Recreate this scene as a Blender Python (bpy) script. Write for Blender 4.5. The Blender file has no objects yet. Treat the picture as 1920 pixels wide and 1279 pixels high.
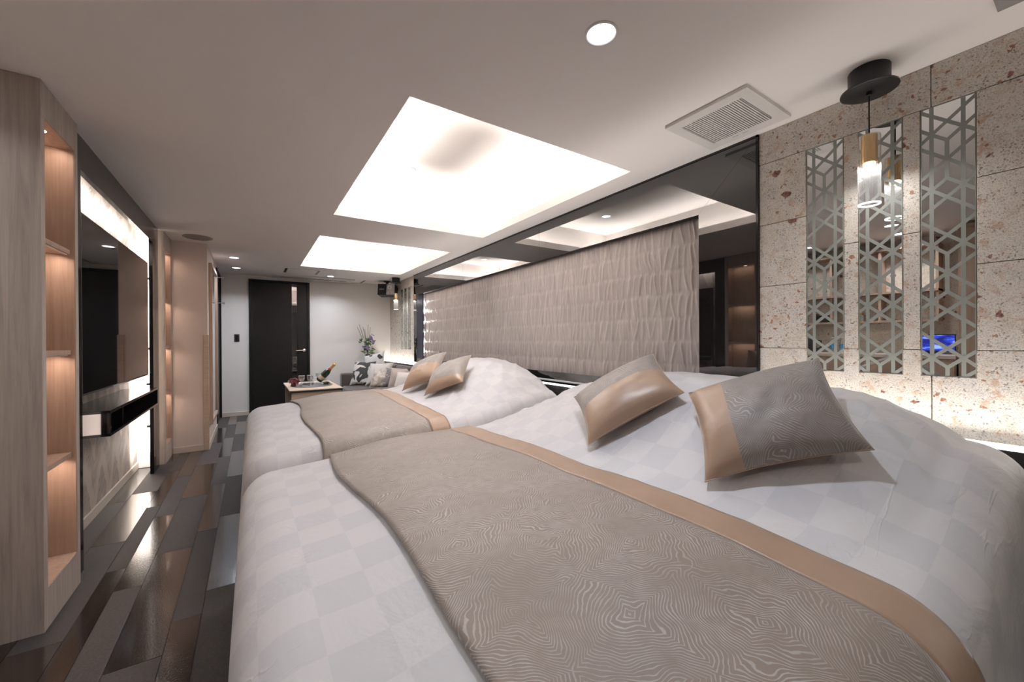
import bpy, bmesh, math, random
from mathutils import Vector, Matrix, noise as mnoise
random.seed(7)
sc = bpy.context.scene
COL = sc.collection
PI = math.pi

# ------------------------------------------------------------------ camera, world, exposure
CAM_H = 1.19
CEIL = 2.27
yaw, pitch, roll = 0.5813, -0.0023, -0.0055
fwd = Vector((math.sin(yaw)*math.cos(pitch), math.cos(yaw)*math.cos(pitch), math.sin(pitch)))
rgt0 = Vector((math.cos(yaw), -math.sin(yaw), 0)); up0 = rgt0.cross(fwd)
rgt = math.cos(roll)*rgt0 + math.sin(roll)*up0
up = -math.sin(roll)*rgt0 + math.cos(roll)*up0
cd = bpy.data.cameras.new('camera'); cam = bpy.data.objects.new('camera', cd); COL.objects.link(cam)
M3 = Matrix((rgt, up, -fwd)).transposed()
cam.matrix_world = Matrix.Translation((0, 0, CAM_H)) @ M3.to_4x4()
cd.sensor_width = 36.0; cd.lens = 743.97/1920*36; cd.clip_start = 0.02
sc.camera = cam
wd = bpy.data.worlds.new('world'); sc.world = wd; wd.use_nodes = True
wd.node_tree.nodes['Background'].inputs[0].default_value = (0.5, 0.45, 0.42, 1)
wd.node_tree.nodes['Background'].inputs[1].default_value = 0.05
sc.view_settings.view_transform = 'Standard'; sc.view_settings.look = 'None'
sc.view_settings.gamma = 1.0; sc.view_settings.use_curve_mapping = False
sc.view_settings.exposure = 0.52
try:
    sc.cycles.max_bounces = 8; sc.cycles.diffuse_bounces = 4; sc.cycles.glossy_bounces = 4
    sc.cycles.transparent_max_bounces = 8; sc.cycles.caustics_reflective = False; sc.cycles.caustics_refractive = False
    sc.cycles.sample_clamp_indirect = 6.0
except Exception: pass

WARM = (1.0, 0.87, 0.78); COOL = (0.82, 0.88, 1.0); NEUT = (1.0, 0.95, 0.90); PINK = (1.0, 0.76, 0.62)

def area(name, loc, direction, sx, sy, power, color, parent=None, spread=PI, shape='RECTANGLE', xaxis=None):
    L = bpy.data.lights.new(name, 'AREA'); L.shape = shape; L.size = sx
    if shape in ('RECTANGLE', 'ELLIPSE'): L.size_y = sy
    L.energy = power; L.color = color; L.spread = spread
    o = bpy.data.objects.new(name, L); COL.objects.link(o)
    d = Vector(direction).normalized(); z = -d
    x = Vector(xaxis) if xaxis else (Vector((1, 0, 0)) if abs(z.x) < .9 else Vector((0, 1, 0)))
    x = (x - z*x.dot(z)).normalized(); y = z.cross(x)
    m = Matrix((x, y, z)).transposed().to_4x4(); m.translation = Vector(loc) - (parent.location if parent else Vector())
    o.matrix_world = m
    if parent: o.parent = parent
    return o

# ------------------------------------------------------------------ geometry helpers
def props(o, label=None, cat=None, group=None, kind=None):
    if label: o['label'] = label
    if cat: o['category'] = cat
    if group: o['group'] = group
    if kind: o['kind'] = kind
    return o

def empty(name, loc, label=None, cat=None, group=None, kind=None):
    o = bpy.data.objects.new(name, None); COL.objects.link(o); o.location = loc
    o.empty_display_size = 0.1
    return props(o, label, cat, group, kind)

class MB:
    def __init__(s): s.v = []; s.f = []; s.uv = {}
    def add(s, vs, fs):
        n = len(s.v); s.v += [tuple(p) for p in vs]; s.f += [tuple(i+n for i in f) for f in fs]; return s
    def box(s, x0, x1, y0, y1, z0, z1, m=None):
        vs = [Vector(p) for p in ((x0,y0,z0),(x1,y0,z0),(x1,y1,z0),(x0,y1,z0),(x0,y0,z1),(x1,y0,z1),(x1,y1,z1),(x0,y1,z1))]
        if m: vs = [m @ p for p in vs]
        return s.add(vs, ((0,3,2,1),(4,5,6,7),(0,1,5,4),(1,2,6,5),(2,3,7,6),(3,0,4,7)))
    def prism(s, poly, axis, lo, hi):
        # poly in the two other axes (order y,z / x,z / x,y), extruded along axis
        def pt(p, h):
            return {0: (h, p[0], p[1]), 1: (p[0], h, p[1]), 2: (p[0], p[1], h)}[axis]
        n = len(poly); vs = [pt(p, lo) for p in poly] + [pt(p, hi) for p in poly]
        fs = [tuple(range(n))[::-1], tuple(range(n, 2*n))] + [(i, (i+1) % n, n+(i+1) % n, n+i) for i in range(n)]
        return s.add(vs, fs)
    def lathe(s, prof, c=(0,0,0), n=32, m=None, mod=None, cap=True):
        vs = []
        for r, z in prof:
            for k in range(n):
                a = 2*PI*k/n; rr = r*(mod(a) if mod else 1)
                p = Vector((rr*math.cos(a), rr*math.sin(a), z))
                if m: p = m @ p
                vs.append(p + Vector(c))
        fs = []
        for i in range(len(prof)-1):
            for k in range(n):
                fs.append((i*n+k, i*n+(k+1) % n, (i+1)*n+(k+1) % n, (i+1)*n+k))
        if cap:
            fs.append(tuple(range(n))[::-1]); fs.append(tuple((len(prof)-1)*n+k for k in range(n)))
        return s.add(vs, fs)
    def tube(s, pts, r, n=10):
        pts = [Vector(p) for p in pts]; vs = []; m = len(pts)
        rr = r if isinstance(r, (list, tuple)) else [r]*m
        for i, p in enumerate(pts):
            t = (pts[min(i+1, m-1)] - pts[max(i-1, 0)]).normalized()
            a = t.orthogonal().normalized() if i == 0 else (a - t*a.dot(t)).normalized()
            b = t.cross(a)
            vs += [p + rr[i]*(math.cos(2*PI*k/n)*a + math.sin(2*PI*k/n)*b) for k in range(n)]
        fs = [(i*n+k, i*n+(k+1) % n, (i+1)*n+(k+1) % n, (i+1)*n+k) for i in range(m-1) for k in range(n)]
        fs += [tuple(range(n))[::-1], tuple((m-1)*n+k for k in range(n))]
        return s.add(vs, fs)
    def build(s, name, mat, parent=None, bevel=0, smooth=False, uvs=None, seg=2, recalc=True, **kw):
        off = Vector((0, 0, 0)); q = parent
        while q is not None: off = off + q.location; q = q.parent
        me = bpy.data.meshes.new(name)
        o = bpy.data.objects.new(name, me); COL.objects.link(o)
        if parent is None:
            xs = [p[0] for p in s.v]; ys = [p[1] for p in s.v]; zs = [p[2] for p in s.v]
            off = Vector(((min(xs)+max(xs))/2, (min(ys)+max(ys))/2, min(zs))); o.location = off
        else: o.parent = parent
        me.from_pydata([Vector(p)-off for p in s.v], [], s.f)
        if uvs:
            l = me.uv_layers.new(name='UVMap')
            for lp in me.loops: l.data[lp.index].uv = uvs[lp.vertex_index]
        if bevel or recalc:
            bm = bmesh.new(); bm.from_mesh(me)
            if recalc: bmesh.ops.recalc_face_normals(bm, faces=bm.faces)
            if bevel:
                bmesh.ops.bevel(bm, geom=[e for e in bm.edges if len(e.link_faces) == 2 and e.calc_face_angle(0) > .5], offset=bevel, segments=seg, affect='EDGES', profile=.5)
            bm.to_mesh(me); bm.free()
        if smooth:
            for p in me.polygons: p.use_smooth = True
            try: me.set_sharp_from_angle(angle=math.radians(40))
            except Exception: pass
        me.materials.append(mat)
        props(o, kw.get('label'), kw.get('cat'), kw.get('group'), kw.get('kind'))
        return o

def B(*a): return MB().box(*a)

# ------------------------------------------------------------------ materials
class NT:
    def __init__(s, name):
        s.m = bpy.data.materials.new(name); s.m.use_nodes = True; s.t = s.m.node_tree; s.n = s.t.nodes
        s.p = s.n['Principled BSDF']; s.out = s.n['Material Output']
    def node(s, typ, ins=None, **at):
        k = s.n.new(typ)
        for a, v in at.items(): setattr(k, a, v)
        for i, v in (ins or {}).items(): s.set(k.inputs[i], v)
        return k
    def set(s, inp, v):
        if hasattr(v, 'is_output') or isinstance(v, bpy.types.NodeSocket): s.t.links.new(v, inp)
        elif isinstance(v, bpy.types.Node): s.t.links.new(v.outputs[0], inp)
        else:
            if isinstance(v, (tuple, list)) and len(v) == 3 and inp.type == 'RGBA': v = (*v, 1)
            inp.default_value = v
    def math(s, op, a, b=0.0, c=None):
        k = s.node('ShaderNodeMath', {0: a, 1: b}, operation=op)
        if c is not None: s.set(k.inputs[2], c)
        return k.outputs[0]
    def mix(s, fac, a, b, typ='MIX'):
        k = s.node('ShaderNodeMix', data_type='RGBA', blend_type=typ)
        s.set(k.inputs[0], fac); s.set(k.inputs[6], a); s.set(k.inputs[7], b); return k.outputs[2]
    def ramp(s, fac, *stops):
        k = s.node('ShaderNodeValToRGB'); cr = k.color_ramp
        while len(cr.elements) < len(stops): cr.elements.new(.5)
        for e, (p, c) in zip(cr.elements, stops):
            e.position = p; e.color = (*c, 1) if isinstance(c, (tuple, list)) else (c, c, c, 1)
        s.set(k.inputs[0], fac); return k.outputs[0]
    def noise(s, vec, scale, detail=3, rough=.5, dist=0.0):
        k = s.node('ShaderNodeTexNoise', {'Scale': scale, 'Detail': detail, 'Roughness': rough, 'Distortion': dist})
        if vec is not None: s.set(k.inputs['Vector'], vec)
        return k.outputs[0]
    def pos(s, scale=(1,1,1), rnd=False, rot=(0,0,0)):
        v = s.node('ShaderNodeNewGeometry').outputs['Position']
        if rnd:
            r = s.node('ShaderNodeObjectInfo').outputs['Random']
            r = s.math('MULTIPLY', r, 37.0)
            cv = s.node('ShaderNodeCombineXYZ', {0: r, 1: r, 2: r}).outputs[0]
            v = s.node('ShaderNodeVectorMath', {0: v, 1: cv}, operation='ADD').outputs[0]
        return s.node('ShaderNodeMapping', {'Vector': v, 'Scale': scale, 'Rotation': rot}).outputs[0]
    def bump(s, h, strength, dist=.01):
        b = s.node('ShaderNodeBump', {'Strength': strength, 'Distance': dist, 'Height': h}); s.set(s.p.inputs['Normal'], b.outputs[0])
    def P(s, **kw):
        for k, v in kw.items():
            nm = {'col': 'Base Color', 'rough': 'Roughness', 'metal': 'Metallic', 'spec': 'Specular IOR Level', 'coat': 'Coat Weight', 'coatr': 'Coat Roughness', 'sheen': 'Sheen Weight', 'sheenr': 'Sheen Roughness', 'emc': 'Emission Color', 'ems': 'Emission Strength', 'trans': 'Transmission Weight', 'alpha': 'Alpha', 'ior': 'IOR', 'aniso': 'Anisotropic'}[k]
            s.set(s.p.inputs[nm], v)
        return s

def plain(name, col, rough=.5, **kw):
    t = NT(name); t.P(col=col, rough=rough, **kw); return t.m
def emit(name, col, strength):
    t = NT(name); t.P(col=(.8,.8,.8), emc=col, ems=strength, rough=.4); return t.m

def mk_paint(name, col, sc_=180, b=.06):
    t = NT(name); n = t.noise(t.pos(), sc_, 3); t.P(col=col, rough=.7, spec=.25); t.bump(n, b, .003); return t.m
def mk_stone():
    t = NT('pitted_stone'); v = t.pos(rnd=True)
    def warp(scale, amp): return t.node('ShaderNodeVectorMath', {0: t.node('ShaderNodeTexNoise', {'Vector': v, 'Scale': scale, 'Detail': 3.0}).outputs[1], 1: (amp,)*3, 2: v}, operation='MULTIPLY_ADD').outputs[0]
    vv = warp(48.0, .034); vf = warp(110.0, .014)
    base = t.ramp(t.noise(v, 10, 5, .65), (.32, (.64,.57,.48)), (.52, (.73,.68,.61)), (.72, (.61,.59,.56)))
    fine = t.ramp(t.noise(v, 230, 4, .75), (.34, 0.42), (.50, 1.0))
    c = t.mix(1.0, base, fine, 'MULTIPLY')
    vo = t.node('ShaderNodeTexVoronoi', {'Vector': vf, 'Scale': 95.0}).outputs['Distance']
    gate = t.ramp(t.noise(v, 30, 3), (.47, 0), (.55, 1))
    fl = t.math('MULTIPLY', t.ramp(vo, (.20, 1), (.36, 0)), gate)
    c = t.mix(t.math('MULTIPLY', fl, .8), c, (.17,.155,.15))
    st = t.ramp(t.noise(vv, 20, 4, .65), (.56, 0), (.68, .75))
    c = t.mix(st, c, (.50,.30,.18))
    def incl(scale, lo, rmax, ca, cb, c):
        v2 = t.node('ShaderNodeTexVoronoi', {'Vector': vv, 'Scale': scale, 'Randomness': 1.0})
        sz = t.node('ShaderNodeSeparateColor', {0: v2.outputs['Color']}).outputs[0]
        rad = t.math('MULTIPLY', t.ramp(sz, (lo, 0), (1.0, 1)), rmax)
        f = t.ramp(t.math('SUBTRACT', rad, v2.outputs['Distance']), (.0, 0), (.05, 1))
        return t.mix(f, c, t.ramp(t.noise(v, 110, 3), (.38, ca), (.62, cb)))
    c = incl(42.0, .55, .34, (.30,.13,.075), (.46,.26,.17), c)
    c = incl(15.0, .66, .36, (.11,.05,.045), (.33,.15,.11), c)
    t.P(col=c, rough=.55, spec=.4)
    h = t.math('SUBTRACT', t.noise(v, 240, 4, .7), t.math('MULTIPLY', fl, .5)); t.bump(h, .3, .004)
    return t.m
def mk_wood(name, c1, c2, vertical='z', rough=.5):
    t = NT(name); s_ = (38, 38, 1.6) if vertical == 'z' else ((38, 1.6, 38) if vertical == 'y' else (1.6, 38, 38))
    v = t.pos(s_, rnd=True)
    n = t.noise(v, 1.0, 5, .6, 1.2); n2 = t.noise(t.pos(tuple(a*4 for a in s_)), 1.0, 3, .6)
    f = t.math('ADD', t.math('MULTIPLY', n, .75), t.math('MULTIPLY', n2, .25))
    t.P(col=t.ramp(f, (.3, c1), (.7, c2)), rough=rough, spec=.35); t.bump(n2, .08, .002); return t.m

M = {}
M['ceil'] = mk_paint('ceiling_paint', (.875,.83,.80))
M['cream'] = mk_paint('cream_wall_paper', (.80,.765,.725), 260, .12)
M['beige'] = mk_paint('beige_wall_paper', (.75,.655,.60), 260, .12)
M['trimw'] = plain('cream_skirting', (.62,.55,.48), .45)
M['stone'] = mk_stone()
M['grout'] = plain('grey_grout', (.38,.34,.30), .9)
M['wood'] = mk_wood('greige_wood', (.34,.295,.26), (.54,.47,.415))
M['woodh'] = mk_wood('light_oak', (.48,.37,.28), (.62,.50,.40), 'x')
M['wooda'] = mk_wood('warm_oak', (.36,.255,.195), (.49,.36,.285))
M['blackglass'] = plain('black_glass', (.008,.007,.007), .02, spec=.9, coat=.6, coatr=.01, ior=1.6)
M['blackgloss'] = plain('black_lacquer', (.012,.010,.010), .12, spec=.5)
M['black'] = plain('matte_black', (.012,.011,.011), .45)
M['navy'] = plain('navy_edge', (.004,.007,.028), .35)
M['door'] = plain('black_door_foil', (.009,.008,.008), .42, spec=.22)
M['mirror'] = plain('mirror', (.80,.82,.82), .0, metal=1.0)
M['frost'] = plain('frosted_etching', (.30,.315,.29), .6, spec=.25)
M['chrome'] = plain('chrome', (.75,.73,.72), .12, metal=1.0)
M['steel'] = plain('polished_steel', (.62,.57,.55), .06, metal=1.0)
M['brass'] = plain('brushed_brass', (.70,.43,.13), .24, metal=1.0)
M['silver'] = plain('silver_plastic', (.42,.40,.39), .35, metal=.3)
M['white'] = plain('white_plastic', (.74,.71,.68), .4)
M['dark'] = plain('dark_slot', (.02,.018,.016), .8)
M['grey'] = plain('grey_plastic', (.30,.28,.27), .5)
M['wlamp'] = emit('downlight_diffuser', COOL, 8)
M['led'] = emit('led_diffuser', (1,.97,.93), 2.6)
M['led_soft'] = emit('led_diffuser_soft', (1,.97,.94), 1.4)
M['tvled'] = emit('tv_led_bar', (1,.90,.83), 6)
M['puck'] = emit('puck_light', PINK, 6)
M['sofa'] = (lambda t: (t.P(col=t.ramp(t.noise(t.pos(), 300, 3), (.3, (.045,.036,.033)), (.7, (.075,.062,.056))), rough=.85, sheen=.3), t.m)[1])(NT('sofa_weave'))

def mk_floor(name, c1, c2, rough, bsc, bst, spec=.5):
    t = NT(name); v = t.pos(rnd=True)
    t.P(col=t.ramp(t.noise(v, 130, 3, .7), (.3, c1), (.7, c2)), rough=rough, spec=spec)
    n = t.noise(t.pos(), bsc, 2, .5); t.bump(n, bst, .002)
    if rough < .2: t.P(coat=.5, coatr=.10)
    return t.m
M['fgloss'] = mk_floor('glossy_plank', (.015,.0105,.0085), (.021,.015,.012), .08, 210, .30, .6)
M['fgloss2'] = mk_floor('glossy_plank_brown', (.020,.014,.011), (.028,.020,.016), .10, 160, .2, .6)
M['fmatte'] = mk_floor('matte_plank', (.036,.031,.030), (.072,.063,.060), .55, 420, .5, .4)
M['fmatte2'] = mk_floor('matte_plank_dark', (.030,.026,.025), (.058,.051,.049), .5, 420, .5, .4)

def uvn(t): return t.node('ShaderNodeUVMap').outputs[0]
def mk_duvet():
    t = NT('white_check_satin'); uv = uvn(t)
    ch = t.node('ShaderNodeTexChecker', {'Vector': uv, 'Scale': 1/.115}).outputs[1]
    t.P(col=t.mix(ch, (.665,.65,.655), (.605,.60,.615)), rough=t.math('MULTIPLY_ADD', ch, -.12, .62), sheen=.25, sheenr=.4, spec=.35)
    n = t.noise(t.node('ShaderNodeMapping', {'Vector': uv, 'Scale': (1, 1, 1)}).outputs[0], 5, 4, .6, .8)
    cr = t.noise(t.node('ShaderNodeMapping', {'Vector': uv, 'Scale': (1.0, 3.2, 1), 'Rotation': (0, 0, .5)}).outputs[0], 2.6, 3, .5, 1.1)
    rid = t.ramp(t.math('ABSOLUTE', t.math('SUBTRACT', cr, .5)), (.0, 1), (.028, 0))
    msk = t.ramp(t.noise(uv, 2.2, 2), (.48, 0), (.60, 1))
    t.bump(t.math('ADD', n, t.math('MULTIPLY', t.math('MULTIPLY', rid, msk), .2)), .34, .02); return t.m
def contour(t, uv, P=.17, gap=.0070):
    def w(vec, src, scale, amp, detail=2.0):
        n = t.node('ShaderNodeTexNoise', {'Vector': src, 'Scale': scale, 'Detail': detail}).outputs[1]
        return t.node('ShaderNodeVectorMath', {0: n, 1: (amp, amp, 0), 2: vec}, operation='MULTIPLY_ADD').outputs[0]
    v = w(w(uv, uv, 6.5, .13), uv, 45.0, .006)
    s_ = t.node('ShaderNodeSeparateXYZ', {0: v})
    f = t.math('ADD', t.math('SMOOTH_MAX' if False else 'PINGPONG', s_.outputs[0], P), t.math('PINGPONG', s_.outputs[1], P*.85))
    wv = t.math('SINE', t.math('MULTIPLY', f, 2*PI/gap/1.4142))
    thr = t.math('MULTIPLY_ADD', t.noise(uv, 35, 2), .9, -.22)
    return t.ramp(t.math('SUBTRACT', t.math('MULTIPLY', wv, .6), thr), (-.0, 0), (.32, 1))
def mk_runner(name='moire_jacquard', base=(.235,.195,.165), line=(.46,.425,.40)):
    t = NT(name); uv = uvn(t); ln = contour(t, uv)
    nn = t.noise(uv, 5, 3); ln = t.math('MULTIPLY', ln, t.ramp(nn, (.3, .30), (.6, 1)))
    c = t.mix(t.noise(uv, 3.5, 3), base, tuple(a*1.12 for a in base))
    t.P(col=t.mix(ln, c, line), rough=t.math('MULTIPLY_ADD', ln, -.15, .52), sheen=.35, sheenr=.35, spec=.4)
    t.bump(ln, .25, .003); return t.m
def mk_satin(name, col):
    t = NT(name); uv = uvn(t)
    n = t.noise(t.node('ShaderNodeMapping', {'Vector': uv, 'Scale': (1, 1, 1)}).outputs[0], 9, 4, .6, .4)
    t.P(col=t.mix(n, tuple(a*.9 for a in col), tuple(a*1.1 for a in col)), rough=.36, sheen=.25, sheenr=.3, spec=.5); t.bump(n, .14, .015); return t.m
M['duvet'] = mk_duvet(); M['runner'] = mk_runner(); M['cushpat'] = mk_runner('moire_cushion', (.225,.198,.178), (.40,.37,.35))
M['copper'] = mk_satin('copper_satin', (.37,.255,.18)); M['mattress'] = plain('mattress_ticking', (.7,.69,.67), .8)

def mk_tvpaper():
    t = NT('brushed_chevron_wallpaper'); g = t.node('ShaderNodeNewGeometry').outputs['Position']
    w = t.node('ShaderNodeTexNoise', {'Vector': g, 'Scale': 6.0}).outputs[1]
    v = t.node('ShaderNodeVectorMath', {0: w, 1: (.14,.14,.14), 2: g}, operation='MULTIPLY_ADD').outputs[0]
    s_ = t.node('ShaderNodeSeparateXYZ', {0: v}); y, z = s_.outputs[1], s_.outputs[2]
    zig = t.math('PINGPONG', y, .17)
    f = t.math('FRACT', t.math('MULTIPLY', t.math('MULTIPLY_ADD', zig, 1.9, z), 2.6))
    a = t.math('MULTIPLY_ADD', y, .5, z); bb = t.math('MULTIPLY_ADD', y, -1.1, z)
    cv = t.node('ShaderNodeCombineXYZ', {0: a, 1: t.math('MULTIPLY', bb, 14.0), 2: zig}).outputs[0]
    st = t.noise(cv, 7, 4, .7)
    m = t.math('MULTIPLY', t.ramp(f, (.30, 0), (.55, 1)), t.ramp(st, (.38, 0), (.55, 1)))
    t.P(col=t.mix(m, (.50,.44,.385), (.27,.235,.21)), rough=.55, spec=.3); return t.m
M['tvpaper'] = mk_tvpaper()
def mk_pleat():
    t = NT('pleated_wallpaper'); v = t.pos((1, 9, 1.2))
    n = t.noise(v, 3.0, 4, .65); f = t.noise(t.pos((1, 1, .25)), 160, 3, .6)
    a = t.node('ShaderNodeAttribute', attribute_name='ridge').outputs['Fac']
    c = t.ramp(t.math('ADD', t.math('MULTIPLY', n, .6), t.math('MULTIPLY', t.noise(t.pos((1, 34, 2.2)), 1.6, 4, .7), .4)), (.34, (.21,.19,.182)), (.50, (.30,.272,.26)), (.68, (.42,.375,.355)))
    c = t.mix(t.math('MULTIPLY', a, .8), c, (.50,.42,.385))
    t.P(col=t.mix(t.math('MULTIPLY', f, .25), c, (.42,.37,.34)), rough=.45, spec=.4, sheen=.1); t.bump(f, .12, .003); return t.m
M['pleat'] = mk_pleat()

def mk_glass(name, tint=(.93,.94,.95), rough=.04, refl=.22, fm=.75):
    t = NT(name)
    tr = t.node('ShaderNodeBsdfTransparent', {0: tint}); gl = t.node('ShaderNodeBsdfGlossy', {0: (1,1,1), 1: rough})
    fr = t.node('ShaderNodeLayerWeight', {0: .35}).outputs[1]
    f = t.math('MULTIPLY_ADD', fr, fm, refl*.3)
    mx = t.node('ShaderNodeMixShader', {0: f, 1: tr.outputs[0], 2: gl.outputs[0]}); t.t.links.new(mx.outputs[0], t.out.inputs[0]); return t.m
M['glass'] = mk_glass('clear_glass')
M['ribglass'] = mk_glass('ribbed_glass', (.93,.93,.94), .16, .3, .5)
_t = M['ribglass'].node_tree; _o = _t.nodes['Material Output']; _src = _o.inputs[0].links[0].from_socket
_tl = _t.nodes.new('ShaderNodeBsdfTranslucent'); _tl.inputs[0].default_value = (.9, .9, .92, 1); _mx = _t.nodes.new('ShaderNodeMixShader'); _mx.inputs[0].default_value = .022
_t.links.new(_src, _mx.inputs[1]); _t.links.new(_tl.outputs[0], _mx.inputs[2]); _t.links.new(_mx.outputs[0], _o.inputs[0])

# ------------------------------------------------------------------ room shell
W = 2.253; FAR = 7.73; BACK = -1.6; XL = -1.47
CX0, CX1 = .593, 2.047; COFF = ((1.714, 3.667), (4.474, 6.429)); CTOP = 2.60
floor = B(XL-.1, W+.3, BACK-.1, FAR+.1, -.06, -.004).build('floor', M['fmatte2'], kind='structure')
pl_me = bpy.data.meshes.new('plank'); _b = bmesh.new(); bmesh.ops.create_cube(_b, size=1.0)
bmesh.ops.translate(_b, verts=_b.verts, vec=(.5,.5,-.5)); _b.to_mesh(pl_me); _b.free(); pl_me.materials.append(M['fgloss'])
def plank(x0, x1, y0, y1, glossy):
    if y1-y0 < .03: return
    o = bpy.data.objects.new('plank', pl_me); COL.objects.link(o); o.parent = floor
    g = .0012
    o.location = Vector((x0+g, y0+g, random.uniform(-.0004, 0.0))) - floor.location
    o.scale = (x1-x0-2*g, y1-y0-2*g, .004)
    o.material_slots[0].link = 'OBJECT'
    o.material_slots[0].material = M[random.choice(('fgloss', 'fgloss', 'fgloss2'))] if glossy else M[random.choice(('fmatte', 'fmatte', 'fmatte2'))]
widths = [.152, .078, .104, .163, .102, .118]
known = {0: 3.26, 1: 3.82, 2: 2.625, 3: 1.99, 4: 3.155, 5: 2.386, 6: 3.95, 7: 4.62, 8: 3.3, 9: 2.75}
PLK = .955
def lay(k, x0, x1):
    off = known.get(k, random.uniform(0, 2*PLK)); i0 = math.floor((-0.35-off)/PLK)
    ymax = 5.49 if x1 < -.40+.02 else FAR
    if x0 < -.80: ymax = 5.05
    i = i0
    while off+i*PLK < ymax:
        a, b = max(off+i*PLK, -.35), min(off+(i+1)*PLK, ymax)
        plank(x0, x1, a, b, i % 2 == 0); i += 1
x = -.787; k = 0
while x < 1.0: lay(k, x, x+widths[k % 6]); x += widths[k % 6]; k += 1
x = -.787; k = -1
while x > -.93: lay(k, x-widths[k % 6], x); x -= widths[k % 6]; k -= 1

# ceiling with two coffers
cm = MB(); xe0, xe1 = XL-.1, W+.3
def cbox(x0, x1, y0, y1): cm.box(x0, x1, y0, y1, CEIL, CEIL+.02)
cbox(xe0, CX0, BACK-.1, FAR+.1); cbox(CX1, xe1, BACK-.1, FAR+.1)
ys = [BACK-.1, COFF[0][0], COFF[0][1], COFF[1][0], COFF[1][1], FAR+.1]
for i in (0, 2, 4): cbox(CX0, CX1, ys[i], ys[i+1])
TR = .13
for y0, y1 in COFF:
    lip = .07; th = .012
    cm.box(CX0-th, CX0, y0-th, y1+th, CEIL+.02, CEIL+lip); cm.box(CX1, CX1+th, y0-th, y1+th, CEIL+.02, CEIL+lip)
    cm.box(CX0, CX1, y0-th, y0, CEIL+.02, CEIL+lip); cm.box(CX0, CX1, y1, y1+th, CEIL+.02, CEIL+lip)
    a0, a1, b0, b1 = CX0-TR, CX1+TR, y0-TR, y1+TR
    cm.box(a0-.02, a0, b0, b1, CEIL+.02, CTOP); cm.box(a1, a1+.02, b0, b1, CEIL+.02, CTOP)
    cm.box(a0-.02, a1+.02, b0-.02, b0, CEIL+.02, CTOP); cm.box(a0-.02, a1+.02, b1, b1+.02, CEIL+.02, CTOP)
    cm.box(a0-.02, a1+.02, b0-.02, b1+.02, CTOP, CTOP+.02)
ceiling = cm.build('ceiling', M['ceil'], kind='structure')
for ci, (y0, y1) in enumerate(COFF):
    root = empty('cove_lighting', ((CX0+CX1)/2, (y0+y1)/2, CEIL+.02), 'hidden warm LED strip lighting around the %s recessed ceiling coffer' % ('nearer larger' if ci == 0 else 'farther smaller'), 'cove light', 'ceiling cove lights')
    z = CEIL+.035; c = TR/2+.006; P_ = 23.0
    for (lx, ly, sx, sy) in ((CX0-c, (y0+y1)/2, .03, y1-y0+.1), (CX1+c, (y0+y1)/2, .03, y1-y0+.1), ((CX0+CX1)/2, y0-c, CX1-CX0+.1, .03), ((CX0+CX1)/2, y1+c, CX1-CX0+.1, .03)):
        B(lx-sx/2, lx+sx/2, ly-sy/2, ly+sy/2, CEIL+.02, CEIL+.03).build('led_strip', M['white'], root)
        area('cove_led', (lx, ly, z), (.9*((CX0+CX1)/2-lx)/.8 if sx < sy else 0, .9*((y0+y1)/2-ly)/1.05 if sy < sx else 0, 1), sx, sy, P_*max(sx, sy)/1.6, (1.0,.945,.895), root, xaxis=(1,0,0))

# walls
wall_far = B(-.6, W+.3, FAR, FAR+.1, 0, CEIL).build('wall_far', M['cream'], kind='structure')
wall_right = B(W+.115, W+.3, BACK-.1, FAR, 0, CEIL).build('wall_right', M['grout'], kind='structure')
B(XL-.1, W+.3, BACK-.1, BACK, 0, CEIL).build('wall_back', M['cream'], kind='structure')
B(XL-.1, XL, BACK, 2.9, 0, CEIL).build('wall_alcove', M['stone'], kind='structure')
# left side: return wall facing the camera and the wall beyond it
wl = MB(); wl.box(-.95, -.402, 5.497, 5.6, 0, CEIL); wl.box(-.52, -.402, 5.6, 6.80, 0, CEIL); wl.box(-.52, -.402, 6.80, FAR, 2.215, CEIL)
wall_left = wl.build('wall_left', M['beige'], kind='structure')
B(-1.0, -.905, 2.83, 5.497, 0, CEIL).build('wall_tv', M['tvpaper'], kind='structure')
B(-.905, -.775, 5.06, 5.085, 0, CEIL).build('wall_tv_end', M['cream'], kind='structure')
B(-.905, -.775, 2.83, 2.85, 0, CEIL).build('wall_tv_start', M['cream'], kind='structure')
def skirting(name, *a): B(*a).build(name, M['trimw'], kind='structure', bevel=.002)
skirting('baseboard_far', -.40, -.032, FAR-.012, FAR, 0, .065)
skirting('baseboard_far_right', .853, W, FAR-.012, FAR, 0, .065)
skirting('baseboard_left', -.402, -.390, 5.497, 6.76, 0, .065)
skirting('baseboard_return', -.70, -.402, 5.485, 5.497, 0, .065)
skirting('baseboard_tv', -.905, -.893, 2.76, 5.06, 0, .065)
B(-.441, -.392, 5.483, 5.509, 0, 1.266).build('trim_1', M['woodh'], kind='structure', bevel=.003)

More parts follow.
